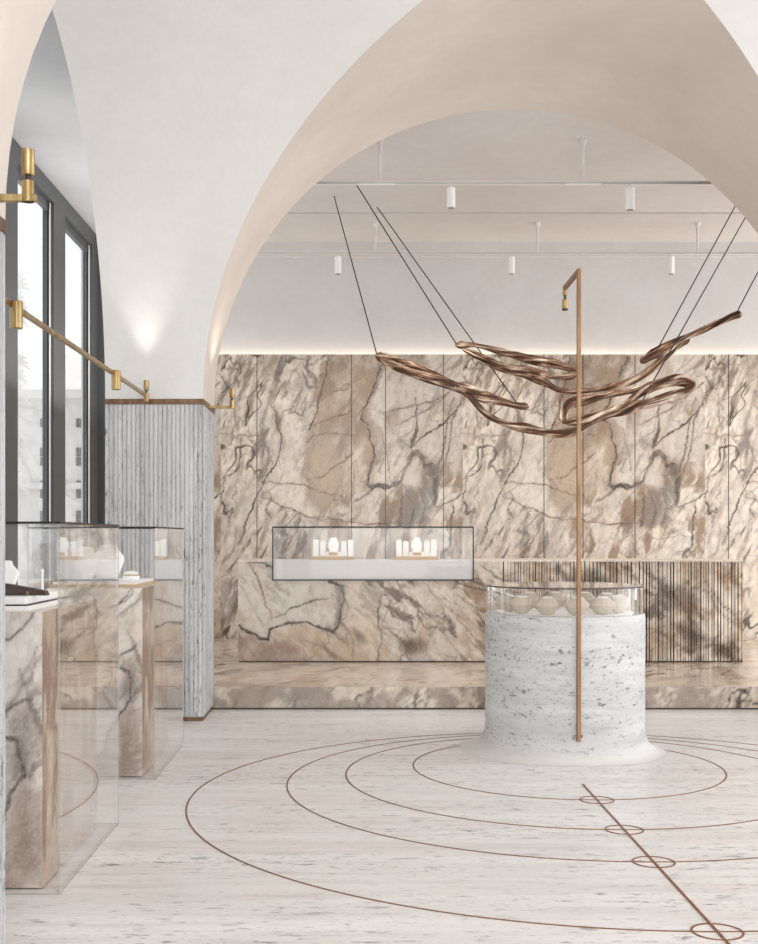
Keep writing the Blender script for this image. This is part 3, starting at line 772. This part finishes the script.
showcase(7.66, 8.90, 'tall glass showcase over a marble plinth, farther one beside the fluted pillar', 320)

def bust_outline(w, h):
    o = [(.22,0),(.30,.12),(.43,.38),(.5,.58),(.48,.68),(.38,.80),(.30,.88),(.28,1.0)]
    return [(a*w, b*h) for a, b in o]+[(-a*w, b*h) for a, b in reversed(o)]
def flat_bust(name, label, loc, w, h, dep, lean=.25, rz=0, group=None, m_=None):
    t = thing(name, label, 'jewellery stand', loc, group)
    m = MB(); pts = bust_outline(w, h); n = len(pts); rows = []
    for (f, k) in ((-.5,.86),(-.2,1),(.2,1),(.5,.86)):
        rows.append([(a*k, f*dep, b*(1-.02*(1-k))) for a, b in pts])
    vs = [p for r in rows for p in r]
    m.add(vs, [(j*n+k, j*n+(k+1)%n, (j+1)*n+(k+1)%n, (j+1)*n+k) for j in range(3) for k in range(n)])
    m.add(rows[0], [tuple(range(n))]); m.add(rows[3], [tuple(range(n-1,-1,-1))])
    M = Matrix.Translation(Vector(loc)) @ Matrix.Rotation(rz, 4, 'Z') @ Matrix.Rotation(-lean, 4, 'X') @ Matrix.Translation((0,0,dep*.5*math.sin(abs(lean))))
    m.xf(M); m.build('bust', m_ or M_WHITE, t)
    f = MB(); f.bbox(-.28*w, .28*w, -dep*.5, dep*.9, 0, .006, .001); f.xf(Matrix.Translation(Vector(loc)) @ Matrix.Rotation(rz, 4, 'Z')); f.build('foot', m_ or M_WHITE, t)
    return t
def tray(name, label, x0, x1, y0, y1, z, lay, group=None):
    t = thing(name, label, 'tray', ((x0+x1)/2, (y0+y1)/2, z), group)
    zz = z
    for (n_, h, ins, m_) in lay:
        m = MB(); m.bbox(x0+ins, x1-ins, y0+ins, y1-ins, zz, zz+h, .002); m.build(n_, m_, t); zz += h
    return zz
# showcase nearest the camera: white stepped tray with a bust, a dark roll and a ring stand
zt = tray('display_tray', 'white stepped display tray in the nearest left showcase', -1.95, -1.46, 5.34, 6.1, 1.22, [('lower_board', .022, 0, M_WHITE), ('edge', .006, .012, M_BLACK), ('upper_board', .035, .02, M_WHITE)])
flat_bust('necklace_bust', 'white necklace bust in the nearest showcase, cut by the left pillar', (-1.66,5.62,zt), .15, .15, .05, .2, .2)
t = thing('velvet_roll', 'dark brown velvet bracelet roll in front of the white bust, nearest showcase', 'jewellery stand', (-1.53,5.55,zt))
m = MB(); m.prism([(-.09,0),(.12,0),(.11,.02),(.03,.035),(-.05,.05),(-.09,.055)], -.03, .03, 'y'); m.xf(Matrix.Translation((-1.535,5.50,zt))); m.build('roll', M_JADE, t)
m = MB(); m.tube((-1.50,5.46,zt+.012),(-1.50,5.54,zt+.012),.008); m.build('gold_band', M_BRASS, t)
t = thing('ring_stand', 'thin pale ring stand at the right of the tray in the nearest showcase', 'jewellery stand', (-1.50,5.72,zt))
m = MB(); m.tube((-1.50,5.72,zt),(-1.50,5.72,zt+.10),.007,.005); m.build('stem', M_WHITE, t)
m = MB(); m.lathe([(.03,0),(.03,.006),(.012,.01)], (-1.50,5.72,zt), 20); m.build('foot', M_WHITE, t)
m = MB(); m.lathe([(.004,.095),(.008,.102),(.008,.110),(.004,.115)], (-1.50,5.72,zt), 16); m.build('ring_head', M_WHITE, t)
# farther showcase
zt = tray('display_tray', 'tan edged display tray in the farther left showcase', -2.02, -1.435, 7.86, 8.66, 1.22, [('timber_board', .018, 0, M_TRAY), ('upper_board', .014, .02, M_WHITE)])
flat_bust('necklace_bust', 'tall white slanted bust at the left of the farther showcase', (-1.80,8.02,zt), .13, .23, .05, .35, .25)
flat_bust('necklace_bust', 'broad white bust in the middle of the farther showcase', (-1.69,8.18,zt), .21, .24, .06, .35, .25)
flat_bust('necklace_bust', 'white bust at the back right of the farther showcase', (-1.79,8.45,zt), .16, .17, .05, .3, .2)
t = thing('bracelet_cushion', 'low white bracelet cushion at the right of the farther showcase tray', 'jewellery stand', (-1.50,8.1,zt))
m = MB(); m.lathe([(.045,0),(.06,.015),(.058,.04),(.04,.062),(.015,.068)], (-1.53,8.12,zt), 20, True, 1, .8); m.build('cushion', M_WHITE, t)
m = MB(); m.lathe([(.05,.035),(.056,.04),(.052,.046)], (-1.53,8.12,zt), 20, True, 1.15, .9); m.build('bracelet', M_TRAY, t)

# ------------------------------------------------------------------ marble counter on the stage
CY, CZ = 12.96, 1.296
cx0, cx1 = (238-CX)/F*CY, (743-CX)/F*CY
vx0, vx1, vz0 = -.905, 1.250, 1.088
xf = (504-CX)/F*CY
t = thing('display_counter', 'long veined marble counter with a fluted right end on the stage', 'counter', ((cx0+cx1)/2, CY+.45, ZSTG))
def cnt(P, f):
    u = CX+F*P[:,0]/CY; v = HY-F*(P[:,2]-EYE)/CY
    if f == 't': return lerp(base_marble(P[:,0]*75, P[:,1]*75, 60, .6, .6, .6), (222,208,192), np.full(len(u), .5))
    if f in 'lr': u = CX+F*(P[:,0]+(P[:,1]-CY))/CY
    return CNT(u, np.clip(v, 556, 667))
yb = CY+.95
p = Paint(); stp = .008
p.box(cx0, vx0, CY, yb, ZSTG, CZ-.012, stp, cnt, 'b'); p.box(vx0, vx1, CY, yb, ZSTG, vz0, stp, cnt, 'b')
p.box(vx1, xf, CY, yb, ZSTG, CZ-.012, stp, cnt, 'b'); p.box(xf, cx1, CY+.05, yb, ZSTG, CZ-.012, .06, lambda P, f: cnt(P,f)*.55 if f == 'f' else cnt(P,f), 'b')  # recess behind the slats darkened, its shade put into the colour
p.build('counter_body', M_MARB, t)
p = Paint(); top = lambda P, f: lerp(base_marble(P[:,0]*75, P[:,1]*75+P[:,2]*40, 61, .6, .6, .5), (236,222,206), np.full(len(P), .6))
p.box(cx0-.004, vx0, CY-.004, yb, CZ-.012, CZ+.006, .03, top, ''); p.build('counter_top', M_MARB, t); p = Paint(); p.box(vx1, cx1+.004, CY-.004, yb, CZ-.012, CZ+.006, .03, top, '')
p.build('counter_top', M_MARB, t)
p = Paint(); x = xf; rnd = random.Random(5)
while x < cx1-.012:
    w = min(rnd.choice((.018,.024,.03,.03,.04)), cx1-x)
    d = rnd.choice((0,0,.004))
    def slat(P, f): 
        c = cnt(P, 'f'); k = rnd.choice((.92,1.,1.,1.05)); return np.clip(c*k, 0, 255)*(.62 if f in 'lr' else 1)  # slat sides darker, groove shade put into their colour
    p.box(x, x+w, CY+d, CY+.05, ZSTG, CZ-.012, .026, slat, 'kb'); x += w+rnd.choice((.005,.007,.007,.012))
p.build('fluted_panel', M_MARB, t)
m = MB(); m.box(xf-.012, xf, CY-.003, CY+.01, ZSTG, CZ-.012); m.build('panel_joint', M_JOINT, t)
m = MB(); m.box(cx0+.01, cx1-.01, CY-.006, CY+.02, ZSTG, ZSTG+.012); m.build('gap_shade_strip', M_JOINT, t)  # solid dark strip standing in for the shade along the counter base

# glass case let into the counter
t = thing('glass_case', 'rectangular glass case with thin black frame let into the counter', 'display case', ((vx0+vx1)/2, CY+.4, vz0))
vy0, vy1, vzt = CY-.06, CY+.80, 1.657
m = MB(); m.box(vx0+.006, vx1-.006, CY+.001, vy1, vz0+.001, CZ+.003); m.box(vx0+.006, vx1-.006, vy0+.014, CY+.001, vz0+.004, CZ+.003); m.build('white_base', M_PANEL, t)
m = MB(); m.box(vx0, vx1, vy0, vy0+.008, vz0, vzt); m.build('front_pane', M_GLASS2, t)
m = MB(); m.box(vx0, vx1, vy1-.008, vy1, CZ+.003, vzt); m.build('back_pane', M_GLASS2, t)
for x in (vx0, vx1-.008): m = MB(); m.box(x, x+.008, vy0+.008, vy1-.008, CZ+.003, vzt); m.build('side_pane', M_GLASS2, t)
m = MB(); m.box(vx0, vx1, vy0, vy1, vzt, vzt+.008); m.build('top_pane', M_GLASS2, t)
m = MB(); e = .0062
for z in (vz0, vzt): m.box(vx0-e, vx1+e, vy0-e, vy0+e, z-e, z+e)
for x in (vx0, vx1):
    m.box(x-e, x+e, vy0-e, vy0+e, vz0, vzt); m.box(x-.004, x+.004, vy1-.004, vy1+.004, CZ, vzt); m.box(x-.004, x+.004, vy0, vy1, vzt-.004, vzt+.004)
m.box(vx0, vx1, vy1-.004, vy1+.004, vzt-.004, vzt+.004)
m.build('black_frame', M_BLACK, t)
# two jewellery sets in the case
SY = 13.20
def stand(label, xc, y, w, h, z, group, rz=0):
    t = thing('bracelet_stand', label, 'jewellery stand', (xc, y, z), group)
    m = MB(); m.prism([(-w/2,0),(w/2,0),(w/2,h*.93),(w*.3,h),(-w*.3,h),(-w/2,h*.93)], -.025, .025, 'y'); m.xf(Matrix.Translation((xc,y,z))); m.build('block', M_WHITE, t)
    m = MB(); m.bbox(xc-w/2-.004, xc+w/2+.004, y-.03, y+.03, z, z+.008, .001); m.build('foot', M_WHITE, t)
for (off, side) in ((0, 'left'), (83.2, 'right')):
    X = lambda q: (300+q/5.053+off-CX)/F*SY
    gname = 'white stands of the '+side+' set in the counter case'
    zt = tray('display_tray', 'tan display tray of the '+side+' jewellery set in the counter case', X(60), X(278), SY-.14, SY+.16, CZ+.003, [('lower_board', .02, 0, M_TRAY), ('upper_board', .018, .01, M_TRAY)])
    stand('outer left tall white stand, '+side+' jewellery set', X(80), SY+.02, .062, .185, zt, gname); stand('inner left white stand, '+side+' jewellery set', X(115), SY+.05, .060, .168, zt, gname)
    stand('inner right white stand, '+side+' jewellery set', X(222), SY+.05, .060, .168, zt, gname); stand('outer right tall white stand, '+side+' jewellery set', X(256), SY+.02, .062, .185, zt, gname)
    # low riser with a gold plate
    tt = thing('riser', 'low white riser with a gold plate, '+side+' jewellery set', 'jewellery stand', (X(184), SY-.06, zt))
    m = MB(); m.bbox(X(132), X(238), SY-.10, SY-.02, zt, zt+.052, .003); m.build('block', M_WHITE, tt)
    m = MB(); m.box(X(146), X(190), SY-.103, SY-.10, zt+.012, zt+.045); m.build('gold_plate', M_TRAY, tt)
    flat_bust('necklace_bust', 'white necklace bust on the '+side+' jewellery set in the counter case', (X(170), SY+.04, zt), .128, .205, .05, .1, 0)

# ------------------------------------------------------------------ ceiling tracks with spots
def track(y, zr, x0, x1, rods, label, plates=()):
    t = thing('lighting_track', label, 'lighting track', ((x0+x1)/2, y, zr), 'white lighting tracks')
    m = MB(); m.bbox(x0, x1, y-.018, y+.018, zr-.018, zr+.018, .003); m.build('rail', M_RAIL, t)
    m = MB(); m.box(x0, x1, y-.02, y-.0178, zr-.008, zr-.003); m.build('rail_groove', M_LENS, t)
    ztop = ZC-.011 if y > 14.6 else ZC
    for xr in rods:
        m = MB(); m.tube((xr,y,zr+.018),(xr,y,ztop),.016,n=12); r = m.build('rod', M_RAIL, t)
        m = MB(); m.tube((xr,y,ztop-.05),(xr,y,ztop),.03,.04,n=16); m.build('rod_rose', M_RAIL, r)
    for xp in plates:
        m = MB(); m.box(xp-.18, xp+.18, y-.022, y+.0, zr-.022, zr-.008); m.build('feed_plate', M_WHITE, t)
ya, za = 11.94, 5.072; yb_, zb = 15.05, 5.112
XA = lambda q: (q-CX)/F*ya
XB = lambda q: (q-CX)/F*yb_
track(ya, za, -1.1, 5.5, [XA(380), XA(583), XA(786)], 'front white lighting track hung below the flat ceiling', [XA(377), XA(583)])
track(yb_, zb, -2.6, 6.5, [XB(214), XB(375.5), XB(537.5), XB(697.5), XB(858)], 'rear white lighting track hung near the plaster wall')
def spot(x, y, z, ln, r, label):
    t = thing('track_spotlight', label, 'spotlight', (x, y, z), 'white spotlights on the tracks')
    m = MB(); m.tube((x,y,z+.005),(x,y,z-.03),.009,n=10); m.build('stem', M_RAIL, t)
    m = MB(); m.lathe([(r-.004,0),(r,.004),(r,ln-.004),(r-.004,ln)], (x,y,z-.03-ln), 24); b = m.build('spot_body', M_WHITE, t)
    m = MB(); m.lathe([(r*.8,-.003),(r*.8,.003)], (x,y,z-.03-ln), 20); m.build('lens', M_LENS, b)
spot(XA(451), ya, za-.018, .20, .043, 'white spotlight on the front track, left of the two'); spot(XA(630), ya, za-.018, .22, .046, 'white spotlight on the front track, right one near the arch')
for q, n_ in ((338,'leftmost of three'), (511.5,'middle of three, left of the pole lamp'), (671,'rightmost of three')):
    spot(XB(q), yb_, zb-.018, .215, .042, 'small white spotlight on the rear track, '+n_)

# ------------------------------------------------------------------ hanging branch sculptures
def catmull(P, per=10):
    P = [Vector(p) for p in P]; Q = [P[0]*2-P[1]]+P+[P[-1]*2-P[-2]]; out = []
    for i in range(len(P)-1):
        a,b,c,d = Q[i:i+4]
        for k in range(per):
            t_ = k/per
            out.append(.5*((2*b)+(c-a)*t_+(2*a-5*b+4*c-d)*t_*t_+(3*b-a-3*c+d)*t_**3))
    return out+[P[-1]]
def strand(name, parent, pts, r, seed, label=None):
    r = r*.83
    rnd = random.Random(seed); C = catmull(pts, 12); n = 18; N = len(C)
    ph, vs, gr_ = rnd.random()*6, [], []
    up = Vector((0,1,0)); s = 0
    for i, c in enumerate(C):
        d = (C[min(i+1,N-1)]-C[max(i-1,0)]).normalized()
        if i: s += (C[i]-C[i-1]).length
        b = d.cross(up); b = b.normalized() if b.length > 1e-3 else Vector((1,0,0)); up = b.cross(d).normalized()
        e = min(i, N-1-i)/4.0; en = math.sqrt(max(0.03, min(1, e))) if e < 1 else 1
        rr = r*(1+.22*math.sin(s*5+ph)+.14*math.sin(s*13+ph*2))*en
        for k in range(n):
            a = 2*PI*k/n
            q = rr*(1+.24*math.cos(2*a+s*4.5+ph)+.20*math.cos(3*a-s*7+ph)+.14*math.cos(5*a+s*9))
            vs.append(c+up*math.cos(a)*q*1.05+b*math.sin(a)*q); gr_.append((s*2.2+seed*3, a*.32+s*1.0, seed))
    m = MB(); m.add(vs, [(i*n+k, i*n+(k+1)%n, (i+1)*n+(k+1)%n, (i+1)*n+k) for i in range(N-1) for k in range(n)], True)
    m.add(vs[:n], [tuple(range(n-1,-1,-1))], True); m.add(vs[-n:], [tuple(range(n))], True)
    me = bpy.data.meshes.new(name); me.from_pydata(m.v, [], m.f); me.polygons.foreach_set('use_smooth', m.sm)
    at = me.attributes.new('Grain', 'FLOAT_VECTOR', 'POINT')
    gg = gr_+gr_[:n]+gr_[-n:]
    at.data.foreach_set('vector', np.array(gg, np.float32).ravel())
    me.materials.append(M_BRANCH); me.update()
    o = bpy.data.objects.new(name, me); COL.objects.link(o); o.parent = parent; o.matrix_parent_inverse = Matrix.Translation(-parent.location)
    return o
def pp(lst, Y, dY=0):
    n = len(lst); return [px(a, b, Y+(c if len(q) > 2 else 0)) for q in lst for (a, b, c) in [tuple(q)+((0,) if len(q) == 2 else ())]]
def cable(parent, p, q):
    m = MB(); m.tube(p, q, .0065, n=8); m.build('cable', M_BLACK, parent)
def ceil_pt(x, y): return px(x, y, F*(ZC-EYE)/(HY-y))
YA, YBb = 12.35, 12.75
A = thing('branch_sculpture', 'lower bronze branch sculpture sweeping below, with a loop at its right end', 'hanging sculpture', px(560,420,YA), 'bronze branches hanging on wires')
strand('branch', A, pp([(375,355,.1),(388,360,.08),(410,366),(435,375),(455,385),(470,392)],YA), .045, 1)
strand('branch', A, pp([(380,359,.02),(405,370,-.03),(435,380,-.03),(458,389,-.02),(470,396),(484,412),(500,422),(522,428),(550,433),(574,431),(596,420),(622,406),(640,393),(655,385,.03)],YA), .042, 2)
strand('branch', A, pp([(455,384),(475,393),(500,401,.02),(518,406,.05),(529,407,.06)],YA), .052, 3)
strand('branch', A, pp([(563,422,.0),(564,413,0),(570,404,.02),(590,399,.04),(615,394,.06),(636,390,.06),(655,384,.06),(678,380,.08),(689,383,.08),(693,386,.06),(687,390,.02),(662,398,-.04),(640,404,-.06),(610,413,-.05),(585,420,-.02),(562,423,.0)],YA), .045, 4)
strand('branch', A, pp([(640,392,.03),(660,385,.05),(680,382,.08)],YA), .045, 9)
cable(A, px(377,355,YA+.1), ceil_pt(334,196)); cable(A, px(516,402,YA+.05), ceil_pt(377,207)); cable(A, px(641,403,YA-.06), ceil_pt(758,195))
B = thing('branch_sculpture', 'upper bronze branch sculpture with a slim loop at left and a rising branch at right', 'hanging sculpture', px(570,370,YBb), 'bronze branches hanging on wires')
strand('branch', B, pp([(455,345,.1),(474,345,.12),(498,351,.14),(525,358,.15),(550,363,.14),(570,369,.1),(576,373,.05),(568,377,0),(545,375,-.04),(520,371,-.05),(500,366,-.04),(480,357,0),(462,348,.06)],YBb), .043, 5)
strand('branch', B, pp([(462,349),(485,361,-.03),(510,370,-.05),(532,376,-.05),(548,384),(562,391),(585,391),(610,387),(632,380),(650,370),(664,358),(676,348),(690,339)],YBb), .040, 6)
strand('branch', B, pp([(640,362,-.02),(652,356),(670,347),(690,336),(715,325),(732,317),(742,314)],YBb), .040, 7)
strand('branch', B, pp([(645,356,.05),(665,346,.06),(690,335,.06),(718,322,.05),(740,314,.02)],YBb), .030, 8)
cable(B, px(457,345,YBb+.1), ceil_pt(356,184)); cable(B, px(657,350,YBb), ceil_pt(744,190)); cable(B, px(736,314,YBb), ceil_pt(793,205))

# ------------------------------------------------------------------ light
w = bpy.data.worlds.new('sky'); scn.world = w; w.use_nodes = True
bg = w.node_tree.nodes['Background']; bg.inputs[0].default_value = (.965,.985,1,1); bg.inputs[1].default_value = 1.5
def area(name, loc, rot, sx, sy, power, col=(1,1,1)):
    l = bpy.data.lights.new(name, 'AREA'); l.shape = 'RECTANGLE'; l.size = sx; l.size_y = sy; l.energy = power; l.color = col
    o = bpy.data.objects.new(name, l); COL.objects.link(o); o.location = loc; o.rotation_euler = rot; return o
def spotl(name, loc, tgt, power, ang, blend=.8, col=(1,.9,.78), r=.03):
    l = bpy.data.lights.new(name, 'SPOT'); l.energy = power; l.spot_size = math.radians(ang); l.spot_blend = blend; l.color = col; l.shadow_soft_size = r
    o = bpy.data.objects.new(name, l); COL.objects.link(o); o.location = loc
    o.rotation_euler = (Vector(tgt)-Vector(loc)).to_track_quat('-Z', 'Y').to_euler(); return o
area('right_room_fill', (XE-.1, 13.4, 3.0), (0, PI/2, 0), 4.5, 4.5, 260, (.96,.98,1))  # added soft fill from the right of the back room, no fixture there
area('right_aisle_fill', (XE-.1, 6.0, 2.8), (0, PI/2, 0), 4.5, 8, 240, (.94,.97,1))  # added fill for the bay from the right aisle, not a real lamp
area('rear_fill', (1.4, -2.6, 2.6), (-PI/2, 0, PI), 5, 4, 300, (.94,.97,1))  # added unseen fill from behind the camera
for k in range(6):
    area('cove_light', (-2.4+2*k, YP-.05, 3.93), (PI, 0, 0), 2.0, .05, 3.6, (1,.90,.76))
spotl('pillar_uplight', (RX, Y1-.13, 2.89), (RX, Y1-.30, 5), 12, 58, 1, (1,.93,.84), .05)
for xs in (XL+.2, XR-.2):
    spotl('arch_uplight', (xs, 10.5, 2.92), (xs+(.25 if xs < 1 else -.25), 10.3, 4.6), 10, 120, 1, (1,.90,.80))
    spotl('arch_uplight', (xs, 4.03, 2.92), (xs+(.25 if xs < 1 else -.25), 4.1, 4.6), 1.5, 120, 1, (1,.92,.84))
for (q, Y, z) in ((451,ya,4.8),(630,ya,4.8)):
    spotl('track_beam', ((q-CX)/F*Y, Y, z-.02), ((q-CX)/F*Y, Y+.9, 1), 60, 90, .9, (1,.96,.92))
for q in (338, 511.5, 671):
    spotl('track_beam', ((q-CX)/F*yb_, yb_, 4.82), ((q-CX)/F*yb_, yb_-.3, 0), 80, 110, .9, (1,.96,.92))
area('aisle_fill', (-2.75, 12.9, 3.0), (PI, 0, 0), .7, 4.5, 40, (.97,.985,1))  # added unseen fill behind the pillar, brightens the aisle ceiling
spotl('pole_lamp_beam', (QX, ay, 3.12), (QX, ay, 0), 2.5, 50, .8, (1,.97,.93))
area('case_light', ((vx0+vx1)/2, SY-.1, vzt-.02), (0,0,0), 1.9, .1, 1.0, (1,.96,.92))
for yy in (6.10, 8.62): spotl('rod_beam', (RX+.075, yy, 2.60), (RX+.075, yy, 0), 10, 55, .8, (1,.96,.92))

# ------------------------------------------------------------------ camera
cam = bpy.data.cameras.new('camera'); co = bpy.data.objects.new('camera', cam); COL.objects.link(co)
co.location = (0, 0, EYE); co.rotation_euler = (PI/2, 0, 0)
cam.sensor_fit = 'AUTO'; cam.sensor_width = 36; cam.lens = 36*F/944
cam.shift_x = (379-CX)/944; cam.shift_y = (HY-472)/944; cam.clip_start = .05; cam.clip_end = 200
scn.camera = co
scn.view_settings.view_transform = 'Standard'; scn.view_settings.look = 'None'; scn.view_settings.exposure = .04
scn.cycles.transparent_max_bounces = 24; scn.cycles.max_bounces = 10; scn.cycles.diffuse_bounces = 6; scn.cycles.glossy_bounces = 5
scn.cycles.use_denoising = True; scn.cycles.sample_clamp_indirect = 4
